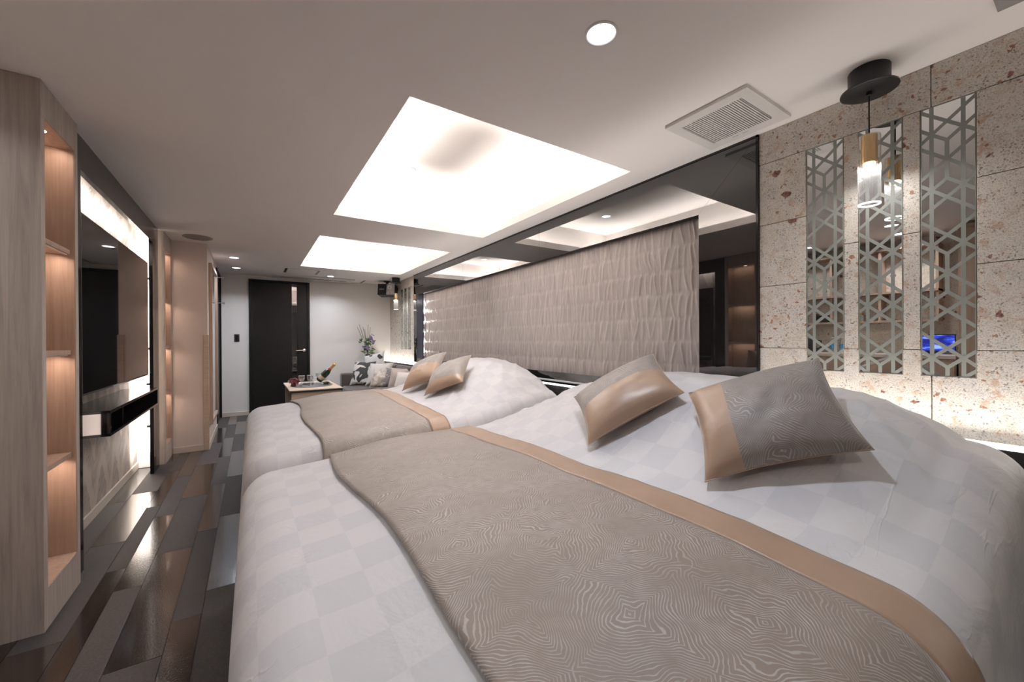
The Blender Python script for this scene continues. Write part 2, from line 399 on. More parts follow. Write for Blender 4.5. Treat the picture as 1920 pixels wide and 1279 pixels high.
# ------------------------------------------------------------------ right wall: stone tiles, mirrors, black glass surround
MIR = ((.284, .4315), (.4835, .6265), (.679, .8245))
MZ0, MZ1 = 1.039, 2.104
LEDGE = .828
def tile(poly, parent, xf=W, th=.02):
    g = .0015
    # shrink rectangle-like polygon towards its joints
    cy = sum(p[0] for p in poly)/len(poly); 
    MB().prism(poly, 0, xf, xf+th).build('stone_tile', M['stone'], parent, bevel=.0012, seg=1)
def rect(y0, y1, z0, z1, g=.0014): return [(y0+g, z0+g), (y1-g, z0+g), (y1-g, z1-g), (y0+g, z1-g)]
def stone_section(ya, yb, mirrors, vj, parent):
    ms = sorted(mirrors)
    vs = [ya] + [v for v in vj if ya < v < yb] + [yb]
    for a, b in zip(vs, vs[1:]): tile(rect(a, b, MZ1, CEIL), parent)
    # bottom row notched round the mirrors
    for a, b in zip(vs, vs[1:]):
        g = .0014; top = 1.143; pts = [(a+g, LEDGE-.03), (b-g, LEDGE-.03)]
        up_ = []
        y = b-g
        cur = [(y, top-g)]
        for m0, m1 in reversed(ms):
            lo, hi = max(m0, a+g), min(m1, b-g)
            if lo >= hi: continue
            if hi >= b-g-1e-6: cur = [(hi, MZ0)]
            else: cur += [(hi, top-g), (hi, MZ0)]
            cur += [(lo, MZ0)]
            if lo > a+g+1e-6: cur += [(lo, top-g)]
        if abs(cur[-1][0]-(a+g)) > 1e-6: cur.append((a+g, top-g))
        pts += cur
        if pts[1][0] == pts[2][0] and pts[1][1] == pts[2][1]: pts.pop(2)
        tile(pts, parent)
    cols = []; e = ya
    for m0, m1 in ms: cols.append((e, m0)); e = m1
    cols.append((e, yb))
    for i, (a, b) in enumerate(cols):
        wide = b-a > .12 or i in (0, len(cols)-1)
        js = (1.143, 1.463, 1.784, MZ1) if wide else (1.143, 1.617, MZ1)
        cuts = [a, b]
        if b-a > .9: cuts = [a, (a+b)/2, b]
        for c0, c1 in zip(cuts, cuts[1:]):
            for z0, z1 in zip(js, js[1:]): tile(rect(c0, c1, z0, z1), parent)
tr_near = B(W+.02, W+.115, BACK, 1.037, 0, CEIL).build('wall_right_near', M['grout'], kind='structure')
tr_far = B(W+.02, W+.115, 6.375, FAR, 0, CEIL).build('wall_right_far', M['grout'], kind='structure')
stone_section(BACK, 1.037, MIR, (-.8, .401), tr_near)
FM = ((6.54, 6.686), (6.737, 6.882), (6.935, 7.080))
stone_section(6.375, FAR-.002, FM, (7.02,), tr_far)

def etched(m0, m1, xf):
    wd_ = m1-m0; b = MB(); x0, x1 = xf-.0008, xf+.001; lw = .0122; cnt = [0]
    uL, uC, uR = .79*wd_, .505*wd_, .22*wd_; dz = .0735
    def seg(p, q, w=lw):
        p = Vector(p); q = Vector(q); d = (q-p).normalized(); n = Vector((-d.y, d.x))*w/2
        pts = [p+n, q+n, q-n, p-n]
        # clip to the pane
        def clip(poly, ax, val, keep):
            out = []
            for i in range(len(poly)):
                a, c = poly[i], poly[(i+1) % len(poly)]
                ia, ic = keep(a[ax]), keep(c[ax])
                if ia: out.append(a)
                if ia != ic:
                    t = (val-a[ax])/(c[ax]-a[ax]); out.append(a+(c-a)*t)
            return out
        H = MZ1-MZ0
        for ax, val, kp in ((0, .0005, lambda t: t >= .0005), (0, wd_-.0005, lambda t: t <= wd_-.0005), (1, .0005, lambda t: t >= .0005), (1, H-.0005, lambda t: t <= H-.0005)):
            pts = clip(pts, ax, val, kp)
            if len(pts) < 3: return
        cnt[0] += 1; b.prism([(m0+t[0], MZ0+t[1]) for t in pts], 0, x0-.00002*cnt[0], x1)
    H = MZ1-MZ0
    for u in (uL, uR): seg((u, 0), (u, H))
    du = uL-uC
    for n in range(-1, 15):
        z = 2.03 - n*dz - MZ0; mm = n % 6
        ext = 1.9
        if mm in (0, 1, 2, 4):
            seg((uC, z), (uC+du*ext, z+dz/2*ext)); seg((uC, z), (uC-du*ext, z+dz/2*ext))
        if mm in (0, 2, 3, 4):
            seg((uC, z), (uC+du*ext, z-dz/2*ext)); seg((uC, z), (uC-du*ext, z-dz/2*ext))
        if mm in (1, 2): seg((uC, z), (uC, z-dz))
    t = .0035
    for p, q in (((0, t/2), (wd_, t/2)), ((0, H-t/2), (wd_, H-t/2)), ((t/2, 0), (t/2, H)), ((wd_-t/2, 0), (wd_-t/2, H))): seg(p, q, t)
    return b
for grp, mirs, where in (('near', MIR, 'beside the nearer bed'), ('far', FM, 'in the stone wall behind the sofa')):
    for i, (m0, m1) in enumerate(mirs):
        nm = ['rightmost', 'middle', 'leftmost'][i]
        root = empty('wall_mirror', (W+.004, (m0+m1)/2, MZ0), '%s of three tall narrow etched lattice mirrors %s' % (nm, where), 'mirror', 'etched mirrors '+where)
        B(W+.004, W+.02, m0+.0008, m1-.0008, MZ0+.0008, MZ1-.0008).build('mirror_glass', M['mirror'], root)
        etched(m0, m1, W+.004).build('etched_pattern', M['frost'], root, recalc=True)

# black glass surround with pleated panel
GX = W-.006
OP = (1.374, 5.955, .905, 1.935); GY0, GY1 = 1.037, 6.375
sur = empty('wall_panel', (GX, (GY0+GY1)/2, LEDGE), 'wide pleated taupe wall panel framed in black glass behind the beds', 'wall panel')
g = .001
def gp(poly): MB().prism(poly, 0, GX, GX+.012).build('glass_panel', M['blackglass'], sur)
y0, y1, z0, z1 = OP
# mitred pieces: near upright, top (three lengths), far upright, bottom
mc = (CEIL-z1)*.75
gp([(GY0+.012, LEDGE-.03), (y0, LEDGE-.03), (y0, z1), (GY0+.012, CEIL-.012)])
gp([(y0+g, z1), (2.95-g, z1), (2.95-g, CEIL-.012), (GY0+.012+g, CEIL-.012)])
gp([(2.95+g, z1), (4.55-g, z1), (4.55-g, CEIL-.012), (2.95+g, CEIL-.012)])
gp([(4.55+g, z1), (6.23, z1), (6.23, CEIL-.012), (4.55+g, CEIL-.012)])
gp([(6.23+g, LEDGE-.03), (GY1-.004, LEDGE-.03), (GY1-.004, CEIL-.012), (6.23+g, CEIL-.012)])
gp([(y0+g, LEDGE-.03), (6.23-g, LEDGE-.03), (6.23-g, z0), (y0+g, z0)])
fr = MB(); fr.box(GX-.004, W+.11, GY0, GY0+.012, LEDGE-.03, CEIL); fr.box(GX-.004, W+.11, GY0, GY1, CEIL-.012, CEIL)
fr.build('frame_edge', M['blackgloss'], sur)
bk = MB(); bk.box(GX+.012, W+.115, GY0+.012, y0-.01, LEDGE-.03, CEIL); bk.box(GX+.012, W+.068, y0-.01, 6.36, z1, CEIL-.012); bk.build('backing', M['black'], sur)
MB().box(GX+.002, GX+.014, 5.965, 6.228, z0, z1).build('edge_board', M['navy'], sur)
# pleated sheet
def pleated():
    import bisect
    b = MB(); ya, yb, za, zb = 1.30, 6.19, .86, 1.97
    ny, nz = 1150, 84; rows = [1.795-.155*i for i in range(-1, 8)]
    rowp = {}
    def pleat(r, y):
        if r not in rowp:
            rnd = random.Random(100+r); e = ya-.1; L = []
            while e < yb+.1: L.append((e, rnd.uniform(.35, 1.0), rnd.uniform(-.02, .02))); e += rnd.uniform(.026, .068)
            rowp[r] = L
        return rowp[r]
    vs = []; ridge = []
    keys = {}
    for j in range(nz+1):
        z = za+(zb-za)*j/nz
        r = 0
        while r < len(rows)-1 and z < rows[r+1]: r += 1
        s = min(1, max(0, (rows[r]-z)/.155)); L = pleat(r, 0)
        if r not in keys: keys[r] = [e[0] for e in L]
        K = keys[r]; seam = min(1, min(s, 1-s)/.13)
        for i in range(ny+1):
            y = ya+(yb-ya)*i/ny; yy = y+.010*mnoise.noise((y*6, z*9, 3.1))
            k = max(1, min(bisect.bisect(K, yy), len(K)-2)); h = 0
            for q in (k-1, k, k+1):
                e, am, sl = L[q]; d = abs(yy-e-sl*(s-.5)*2); wd_ = .0066
                h = max(h, am*math.exp(-(d/wd_)**1.4)*(.55+.45*math.sin(PI*min(1, s+.08))))
            cr = (1-seam)*abs(mnoise.noise((y*42, r*3.3, z*20)))
            d = .0120*h*(.5+.5*seam) + .004*cr - .0025*(1-seam) + .0035*mnoise.noise((y*11, z*4, r*7.7))
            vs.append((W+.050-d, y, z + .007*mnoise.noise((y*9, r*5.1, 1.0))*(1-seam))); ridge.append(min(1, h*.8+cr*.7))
    n = ny+1
    b.add(vs, [(j*n+i, j*n+i+1, (j+1)*n+i+1, (j+1)*n+i) for j in range(nz) for i in range(ny)])
    b.ridge = ridge
    return b
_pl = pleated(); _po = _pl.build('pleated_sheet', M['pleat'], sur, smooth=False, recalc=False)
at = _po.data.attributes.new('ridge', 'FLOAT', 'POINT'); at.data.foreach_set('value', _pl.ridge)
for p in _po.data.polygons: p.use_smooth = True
B(W+.072, W+.115, GY0+.02, GY1-.01, LEDGE-.03, CEIL-.02).build('backboard', M['black'], sur)
area('panel_led', (W+.026, 6.16, 1.42), (.20, -1, 0), 1.0, .02, 9, (1.0,.90,.85), sur, xaxis=(0,0,1))

# ledge behind the beds with LED profile
lg = empty('headboard_ledge', (2.19, 3.2, 0), 'long black headboard ledge with a white LED line running along the right wall', 'headboard')
B(2.14, W-.001, BACK, FAR-.002, 0, .805).build('ledge_body', M['blackgloss'], lg)
B(2.14, W-.001, BACK, FAR-.002, .806, LEDGE-.022).build('ledge_top', M['black'], lg)
for a, b_, st in ((BACK, 1.02, 'led'), (1.022, 6.38, 'led_soft'), (6.382, FAR-.004, 'led')):
    B(2.137, 2.150, a, b_, .8065, .8255 if st == 'led' else .8215).build('led_profile', M[st], lg)
area('ledge_led_near', (2.166, -.25, .8075), (.02, 0, 1), .02, 2.5, 4.2, (1,.93,.87), lg, xaxis=(1,0,0), spread=2.4)
area('ledge_led_mid', (2.166, 3.7, .8075), (-.25, 0, 1), .02, 5.3, 7, (1,.95,.90), lg, xaxis=(1,0,0), spread=1.5)
area('ledge_led_far', (2.166, 7.05, .8075), (.35, 0, 1), .02, 1.3, 2.4, (1,.93,.85), lg, xaxis=(1,0,0))

# ------------------------------------------------------------------ left: shelving towers, TV niche
def tower(xf, y0, y1, xb, label, openings, oy0, oy1, depth=.10, deep_near=None):
    r = empty('shelf_tower', ((xf+xb)/2, (y0+y1)/2, 0), label, 'shelf unit', 'wooden shelf towers beside the television')
    zb, zt = openings[0], openings[-1]; d = depth
    body = MB()
    body.box(xb, xf, y0, oy0, 0, CEIL-.002); body.box(xb, xf, oy1, y1, 0, CEIL-.002)
    body.box(xb, xf-d, oy0, oy1, 0, CEIL-.002); body.box(xf-d, xf, oy0, oy1, 0, zb); body.box(xf-d, xf, oy0, oy1, zt, CEIL-.002)
    body.build('body', M['wood'], r)
    for z in openings[1:-1]:
        B(xf-d+.005, xf-.016, oy0+.005, oy1-.005, z-.022, z).build('shelf', M['wooda'], r, bevel=.001)
    B(xf-d, xf-d+.004, oy0, oy1, zb, zt).build('back_panel', M['wooda'], r)
    for a_, b_ in ((oy0, oy0+.004), (oy1-.004, oy1)): B(xf-d+.004, xf-.002, a_, b_, zb, zt).build('side_lining', M['wooda'], r)
    B(xf-d+.004, xf-.002, oy0+.004, oy1-.004, zt-.004, zt).build('top_lining', M['wooda'], r); B(xf-d+.004, xf-.002, oy0+.004, oy1-.004, zb, zb+.003).build('bottom_lining', M['wooda'], r)
    for i, z in enumerate(openings[1:]):
        zz = z - (0.0225 if z != zt else 0)
        if z == zt: MB().lathe([(.018, 0), (.018, -.006), (.014, -.007)], (xf-d*.5, (oy0+oy1)/2-.03, zz), 16).build('puck_light', M['puck'], r)
        else: B(xf-.030, xf-.022, oy0+.02, oy1-.02, zz-.0045, zz-.0005).build('led_strip', M['trimw'], r)
        area('niche_led', (xf-d*.42, (oy0+oy1)/2, zz-.008), (-.25, 0, -1), .04, .26, .42, PINK, r, xaxis=(1,0,0))
    return r
tower(-.715, 2.412, 2.825, -1.16, 'greige wood shelf tower with warm lit niches nearest the camera', [.168, .659, 1.153, 1.637, 2.125], 2.450, 2.785, .105)
tower(-.703, 5.087, 5.494, -.903, 'greige wood shelf tower with warm lit niches beyond the television', [.18, .68, 1.15, 1.63, 2.11], 5.13, 5.455, .10)

niche = empty('television_niche', (-.755, 3.87, 0), 'black glossy frame around the back-lit television niche', 'frame')
B(-.768, -.7405, 2.827, 2.97, 0, CEIL-.001).build('post', M['blackgloss'], niche)
B(-.768, -.7405, 4.776, 5.028, 0, CEIL-.001).build('post', M['blackgloss'], niche)
B(-.768, -.7405, 2.97, 4.776, 2.095, CEIL-.001).build('top_rail', M['blackgloss'], niche)
nl = empty('niche_light', (-.79, 4.80, .2), 'vertical warm white LED bar behind the far post of the television niche', 'LED bar')
B(-.786, -.769, 4.782, 4.80, .2, 2.10).build('light_bar', M['tvled'], nl)
for z in (.42, .80, 1.12, 1.75): B(-.789, -.767, 4.779, 4.803, z, z+.022).build('clip', M['grey'], nl)
area('niche_led_side', (-.80, 4.83, 1.15), (-.55, 1, 0), 1.9, .02, 16, (1,.93,.88), nl, xaxis=(0,0,1))
area('niche_led_near', (-.80, 2.94, 1.15), (-.55, -1, 0), 1.9, .02, 1.0, (1,.92,.90), nl, xaxis=(0,0,1))
area('niche_led_top', (-.80, 3.9, 2.16), (-1, 0, -.55), 1.75, .02, 4.5, (1,.93,.88), nl, xaxis=(0,1,0))

tv = empty('television', (-.78, 3.86, .9), 'large wall-mounted flat television with a black glossy screen', 'television')
B(-.815, -.760, 3.035, 4.685, .898, 1.893).build('body', M['black'], tv, bevel=.004)
B(-.7602, -.757, 3.043, 4.677, .912, 1.887).build('screen', plain('tv_screen', (.004,.004,.004), .025, spec=.7), tv)
B(-.7605, -.7555, 3.6, 4.1, .899, .908).build('bezel_strip', M['grey'], tv)
B(-.903, -.815, 3.5, 4.2, 1.2, 1.6).build('wall_bracket', M['black'], tv)

con = empty('console_shelf', (-.79, 3.87, .65), 'floating black lacquer media shelf under the television', 'shelf')
cy0, cy1, cz0, cz1, cxf, cxb = 3.18, 4.57, .648, .797, -.68, -.905
B(cxb, cxf, cy0, cy1, cz1-.016, cz1).build('top_board', M['blackgloss'], con, bevel=.001)
B(cxb, cxf, cy0, cy1, cz0, cz0+.016).build('bottom_board', M['blackgloss'], con, bevel=.001)
B(cxb, cxf, cy0, cy0+.016, cz0+.016, cz1-.016).build('end_board', M['steel'], con)
B(cxb, cxf, cy1-.016, cy1, cz0+.016, cz1-.016).build('end_board', M['blackgloss'], con)
B(cxb, cxf-.01, cy0+.30, cy0+.312, cz0+.016, cz1-.016).build('divider', M['blackgloss'], con)
B(cxb, cxb+.01, cy0+.016, cy1-.016, cz0+.016, cz1-.016).build('back_board', M['black'], con)
ol = empty('wall_outlet', (cxb+.012, 3.35, .72), 'grey double wall socket inside the black media shelf', 'socket')
B(cxb+.010, cxb+.016, 3.29, 3.41, .685, .755).build('plate', M['grey'], ol, bevel=.002)
for yy in (3.315, 3.355): B(cxb+.016, cxb+.018, yy, yy+.025, .70, .74).build('socket', M['dark'], ol)

# ------------------------------------------------------------------ far left: mirror board, pegs, doors, switch
mb = empty('leaning_mirror', (-.388, 6.1, .25), 'tall wood-framed dressing mirror on the left wall beside the black doorway', 'mirror')
for (a, b_, c, d) in ((5.66, 5.70, .25, 2.09), (6.50, 6.54, .25, 2.09), (5.70, 6.50, .25, .29), (5.70, 6.50, 2.05, 2.09)):
    B(-.402, -.370, a, b_, c, d).build('frame_rail', M['wooda'], mb, bevel=.002)
B(-.402, -.385, 5.70, 6.50, .29, 2.05).build('mirror_glass', M['mirror'], mb)
for zz, nm in ((2.06, 'upper'), (1.715, 'lower')):
    r = empty('coat_peg', (-.40, 6.66, zz), '%s chrome coat peg on the left wall near the black doorway' % nm, 'hook', 'coat pegs')
    rot = Matrix.Rotation(PI/2, 3, 'Y')
    MB().lathe([(.007, 0), (.007, .085)], (-.402, 6.66, zz), 12, rot.to_4x4()).build('stem', M['chrome'], r, smooth=True)
    MB().lathe([(.004, 0), (.017, .003), (.017, .012), (.010, .016)], (-.317, 6.66, zz), 16, rot.to_4x4()).build('knob', M['chrome'], r, smooth=True)
    MB().lathe([(.02, 0), (.02, .005)], (-.402, 6.66, zz), 16, rot.to_4x4()).build('rosette', M['chrome'], r)
d2 = empty('door_2', (-.41, 7.26, 0), kind='structure')
B(-.46, -.415, 6.84, FAR-.04, 0, 2.175).build('door_leaf', M['door'], d2)
for a in ((-.42, -.390, 6.80, 6.84, 0, 2.215), (-.42, -.390, FAR-.04, FAR-.002, 0, 2.215), (-.42, -.390, 6.84, FAR-.04, 2.175, 2.215)):
    B(*a).build('door_frame', M['door'], d2, bevel=.002)
d1 = empty('door_1', (.41, FAR, 0), kind='structure')
for a in ((-.032, .008, FAR-.03, FAR, 0, 2.206), (.813, .853, FAR-.03, FAR, 0, 2.206), (.008, .813, FAR-.03, FAR, 2.166, 2.206)):
    B(*a).build('door_frame', M['door'], d1, bevel=.003)
B(.010, .580, FAR-.016, FAR, .005, 2.164).build('door_leaf', M['door'], d1)
B(.657, .811, FAR-.016, FAR, .005, 2.164).build('door_leaf', M['door'], d1)
B(.582, .655, FAR-.012, FAR, .005, 2.164).build('glass_slit', M['blackglass'], d1)
hd = MB(); rot = Matrix.Rotation(PI/2, 3, 'X').to_4x4()
hd.lathe([(.026, 0), (.026, .010), (.012, .012), (.012, .05)], (.765, FAR-.016, 1.033), 20, rot)
hd.tube([(.765, FAR-.062, 1.033), (.72, FAR-.064, 1.034), (.63, FAR-.060, 1.032)], [.012, .011, .010])
hd.build('door_handle', M['chrome'], d1, smooth=True)
for z in (2.05,): B(.585, .652, FAR-.0135, FAR-.012, 1.86, 2.055).build('slit_plate', plain('slit_steel', (.25,.22,.21), .25, metal=1.0), d1)
sw = empty('light_switch', (-.193, FAR, 1.195), 'black light switch plate on the far wall left of the black door', 'switch')
B(-.228, -.158, FAR-.010, FAR, 1.19, 1.308).build('plate', M['black'], sw, bevel=.003)
B(-.210, -.176, FAR-.014, FAR-.010, 1.205, 1.293).build('rocker', M['blackgloss'], sw, bevel=.002)

# ------------------------------------------------------------------ ceiling fittings
def downlight(x, y, z, power, label, r=.058, color=COOL):
    t = empty('downlight', (x, y, z), label, 'downlight', 'round ceiling downlights')
    MB().lathe([(r, 0), (r, -.003), (r-.006, -.005), (r-.010, -.003), (r-.012, .0)], (x, y, z), 40, cap=False).build('trim_ring', M['white'], t, smooth=True)
    MB().lathe([(r-.010, -.0015), (r-.011, -.003)], (x, y, z), 40).build('diffuser', M['wlamp'], t)
    area('downlight_lamp', (x, y, z-.006), (0, 0, -1), 2*(r-.012), 0, power, color, t, shape='DISK', spread=2.3)
downlight(1.038, .996, CEIL, 4.2, 'largest round downlight in the ceiling above the nearer bed')
downlight(1.095, 3.20, CTOP, 6, 'round downlight inside the nearer ceiling coffer')
downlight(1.089, 6.05, CTOP, 6, 'round downlight inside the farther ceiling coffer')
downlight(-.178, 6.218, CEIL, 4.6, 'round downlight by the entrance, nearer of the pair over the hallway')
downlight(-.177, 7.054, CEIL, 4.6, 'round downlight by the entrance, farther of the pair over the hallway')
downlight(1.11, 7.176, CEIL, 4.8, 'round downlight in the ceiling strip beside the air conditioner')
downlight(-.62, 1.18, CEIL, 1.6, 'round downlight in front of the alcove counter, nearest the beds', color=(1,.97,.95))
downlight(-1.10, 1.23, CEIL, 3, 'round downlight over the alcove worktop beside the monitor', color=(1,.97,.95))
downlight(-1.03, 1.99, CEIL, 1.4, 'round downlight over the alcove worktop above the kettle', color=(1,.97,.95))
downlight(.2, -.6, CEIL, 3.5, 'round downlight behind the camera position', color=(1,.97,.95))

vg = empty('ceiling_vent', (1.965, 1.055, CEIL), 'square white ventilation grille in the ceiling near the black glass', 'vent')
v0, v1, w0, w1 = 1.758, 2.172, .855, 1.252
q = MB(); a0, a1, b0, b1 = 1.815, 2.108, .910, 1.196
for bx_ in ((v0, a0, w0, w1), (a1, v1, w0, w1), (a0, a1, w0, b0), (a0, a1, b1, w1)): q.box(*bx_, CEIL-.016, CEIL)
q.build('frame', M['white'], vg)
B(a0, a1, b0, b1, CEIL-.002, CEIL-.0005).build('backing', M['dark'], vg)
ns = 26
for i in range(ns+1):
    yy = b0+(b1-b0)*i/ns
    B(a0, a1, yy-.0028, yy+.0028, CEIL-.016, CEIL-.004).build('slat', M['white'], vg)
for yy in (1.03, 1.08): B(a1+.02, a1+.024, yy, yy+.03, CEIL-.0165, CEIL-.0155).build('latch', M['grey'], vg)
sp = empty('ceiling_speaker', (-.456, 5.205, CEIL), 'round grey ceiling speaker above the far shelf tower', 'speaker')
MB().lathe([(.125, 0), (.125, -.004), (.112, -.009), (.106, -.008)], (-.456, 5.205, CEIL), 48, cap=False).build('rim', M['grey'], sp, smooth=True)
MB().lathe([(.107, -.0075), (.107, -.006)], (-.456, 5.205, CEIL), 48).build('grille', plain('speaker_mesh', (.26,.24,.23), .7), sp)
ac = empty('air_conditioner', (.9, 7.5, CEIL), 'long white ceiling air conditioner panel above the black door', 'air conditioner')
B(.29, 1.53, 7.33, 7.70, CEIL-.022, CEIL).build('panel', M['white'], ac, bevel=.006)
B(.40, 1.42, 7.50, 7.53, CEIL-.0235, CEIL-.0215).build('air_slot', M['dark'], ac)
B(.42, 1.40, 7.535, 7.62, CEIL-.030, CEIL-.022).build('flap', M['white'], ac, bevel=.003)
hp = empty('ceiling_hatch', (.66, 6.92, CEIL), 'flat rectangular ceiling hatch with a dark slot at one end', 'hatch')
B(.46, .86, 6.72, 7.11, CEIL-.006, CEIL).build('cover', M['ceil'], hp, bevel=.001)
B(.425, .455, 6.72, 7.11, CEIL-.005, CEIL).build('end_slot', M['dark'], hp)
B(.865, .893, 6.72, 7.11, CEIL-.005, CEIL).build('end_slot', M['grey'], hp)
sl = empty('slot_vent', (1.703, 7.5, CEIL), 'thin grey slot vent in the ceiling left of the black loudspeaker', 'vent')
B(1.690, 1.716, 7.37, 7.71, CEIL-.005, CEIL).build('slot', M['grey'], sl); B(1.698, 1.708, 7.38, 7.70, CEIL-.006, CEIL-.005).build('gap', M['dark'], sl)
sd = empty('smoke_detector', (1.36, 5.6, CTOP), 'small white smoke detector inside the farther ceiling coffer', 'smoke detector')
MB().lathe([(.05, 0), (.05, -.015), (.035, -.032)], (1.45, 5.55, CTOP), 28).build('case', M['white'], sd, smooth=True)
MB().lathe([(.02, -.032), (.016, -.042)], (1.45, 5.55, CTOP), 20).build('sensor', M['grey'], sd)
sv = empty('ceiling_fixture', (2.1, .1, CEIL), 'grey framed ceiling fixture cut off at the top right corner', 'vent')
for a in ((1.93, 2.056, .170, .212), (1.93, 1.97, -.15, .17), (2.02, 2.056, -.15, .17), (1.93, 2.056, -.19, -.15)): B(*a, CEIL-.012, CEIL).build('frame', M['grey'], sv)
B(1.97, 2.02, -.15, .17, CEIL-.004, CEIL-.001).build('core', M['dark'], sv)

# pendants
def pendant(x, y, label, power):
    r = empty('pendant_lamp', (x, y, CEIL), label, 'pendant lamp', 'black hat pendant lamps')
    MB().lathe([(.064, 0), (.066, -.004), (.066, -.072), (.068, -.076), (.090, -.080), (.091, -.086), (.086, -.089), (.010, -.089), (.010, -.103), (.004, -.106)], (x, y, CEIL), 48).build('canopy', M['black'], r, smooth=True)
    MB().tube([(x, y, CEIL-.10), (x, y, CEIL-.27)], .0028, 8).build('cord', M['black'], r)
    zt = CEIL-.268
    MB().lathe([(.006, .004), (.026, .002), (.0265, -.004), (.0265, -.108), (.022, -.109)], (x, y, zt), 32).build('brass_sleeve', M['brass'], r, smooth=True)
    MB().lathe([(.020, -.110), (.018, -.116)], (x, y, zt), 24).build('lamp', emit('pendant_led', (1,.98,.96), 8), r)
    mod = lambda a: 1+.035*math.cos(26*a)
    MB().lathe([(.008, 0.006), (.033, .003), (.0345, -.002), (.0345, -.272), (.0335, -.274)], (x, y, zt), 208, mod=mod, cap=False).build('glass_shade', M['ribglass'], r, smooth=True)
    MB().lathe([(.0355, -.270), (.0358, -.275), (.0318, -.2755), (.0318, -.270)], (x, y, zt), 60, cap=False).build('lit_rim', emit('lit_glass_rim', (1,.98,.96), 2.2), r)
    area('pendant_light', (x, y, zt-.12), (0, 0, -1), .034, 0, power, (1,.97,.93), r, shape='DISK')
pendant(2.085, .545, 'black hat-shaped pendant lamp with ribbed glass hanging before the near etched mirrors', 1.0)
pendant(2.085, 6.80, 'black hat-shaped pendant lamp with ribbed glass hanging in the far corner', 1.0)

# wall loudspeaker in far corner
ls = empty('loudspeaker', (2.02, 7.2, 2.1), 'black and silver loudspeaker hung from the ceiling in the far corner', 'loudspeaker')
rm = Matrix.Translation((2.06, 7.20, 2.11)) @ Matrix.Rotation(math.radians(-35), 4, 'Z') @ Matrix.Rotation(math.radians(-8), 4, 'X')
def lsb(*a): return MB().box(*a, rm)
lsb(-.17, .13, -.02, .16, -.10, .10).build('cabinet', M['black'], ls, bevel=.004)
lsb(-.015, .132, -.034, -.020, -.098, .098).build('silver_front', M['silver'], ls, bevel=.003)
lsb(-.172, -.018, -.038, -.020, -.10, .10).build('grille', plain('speaker_cloth', (.008,.008,.009), .8), ls, bevel=.004)
for (px_, pz_, rr) in ((.045, .038, .042), (.05, -.055, .024)):
    mm = rm @ Matrix.Translation((px_, -.034, pz_)) @ Matrix.Rotation(PI/2, 4, 'X')
    MB().lathe([(rr, .0), (rr, .003), (rr*.85, .004), (rr*.5, -.002), (rr*.35, .004), (rr*.1, .008)], (0,0,0), 24, mm).build('cone', M['chrome'], ls, smooth=True)
lsb(-.14, -.055, -.040, -.038, -.008, .010).build('badge', M['grey'], ls)
MB().lathe([(.06, 0), (.06, -.02), (.025, -.03), (.02, -.075)], (2.06, 7.24, CEIL), 24).build('ceiling_bracket', M['black'], ls, smooth=True)

# ------------------------------------------------------------------ beds
class Bed:
    def __init__(s, yc, w, pn, pf, seed):
        s.yc, s.w, s.pn, s.pf, s.seed = yc, w, pn, pf, seed; s.R = .14; s.xi = -.045+s.R; s.wi = w-s.R; s.xh = 2.132
    def H(s, x, y):
        r = abs(y)/s.w; t = max(0, min(1, x/.9)); t = t*t*(3-2*t)
        z = .565+.075*t+.045*(1-r*r)
        u = max(0, min(1, (x-1.16)/.68)); u = u*u*(3-2*u)
        p = s.pn if y < 0 else s.pf
        C = max(0, 1-r**p)**.8
        z += .318*u*C
        if x > 2.03: z -= .10*((x-2.03)/.10)**2
        # soft undulation and folds
        n = mnoise.noise
        z += .010*n((x*2.2, y*2.2, s.seed)) + .006*n((x*5, y*5, s.seed+4))
        h = max(0, min(1, (x-1.0)/.5))
        f = n((x*1.6+y*2.6, (x-y)*6.5, s.seed+9))
        z += h*.014*(1-abs(f))**4*(1 if r > .25 else .4)
        f2 = n((x*2.2-y*1.2, (x+y)*3.4, s.seed+21)); z += .010*(1-abs(f2))**6*max(0, min(1, (x-1.1)/.4))*max(0, min(1, (r-.3)/.3))
        return z
    def pt(s, a, b, off=0.0):
        cx = max(a, s.xi); cy = max(-s.wi, min(s.wi, b)); dx, dy = a-cx, b-cy; d = math.hypot(dx, dy)
        top = s.H(cx, cy)
        if d < 1e-9: return Vector((cx, s.yc+cy, top+off))
        R = s.R; hang = max(.05, top-R-.07)
        d = min(d, PI*R/2+hang)
        nx, ny = (dx/math.hypot(dx, dy), dy/math.hypot(dx, dy))
        if d < PI*R/2: o, q = R*math.sin(d/R), R*(1-math.cos(d/R)); th = d/R
        else:
            e = d-PI*R/2; o, q = R+.03*e, R+e; th = PI/2
            per = (a*1.0+b*1.0)
            o += .012*min(1, e/.25)*mnoise.noise((per*4.0, s.seed, 0))+ .006*min(1, e/.2)*mnoise.noise((per*11.0, s.seed+3, 0))
        o += off*math.sin(th)
        return Vector((cx+nx*o, s.yc+cy+ny*o, top-q+off*math.cos(th)))
    def sheet(s, a0, a1, na, b0, b1, nb, off=0.0, edge=None):
        vs = []; uv = []
        for i in range(na+1):
            for j in range(nb+1):
                a = a0+(a1-a0)*i/na; b = b0+(b1-b0)*j/nb
                aa = a+(edge(b, i/na) if edge else 0)
                vs.append(s.pt(aa, b, off)); uv.append((a, b+s.yc))
        n = nb+1
        fs = [(i*n+j, (i+1)*n+j, (i+1)*n+j+1, i*n+j+1) for i in range(na) for j in range(nb)]
        m = MB(); m.add(vs, fs); m._uv = uv; return m
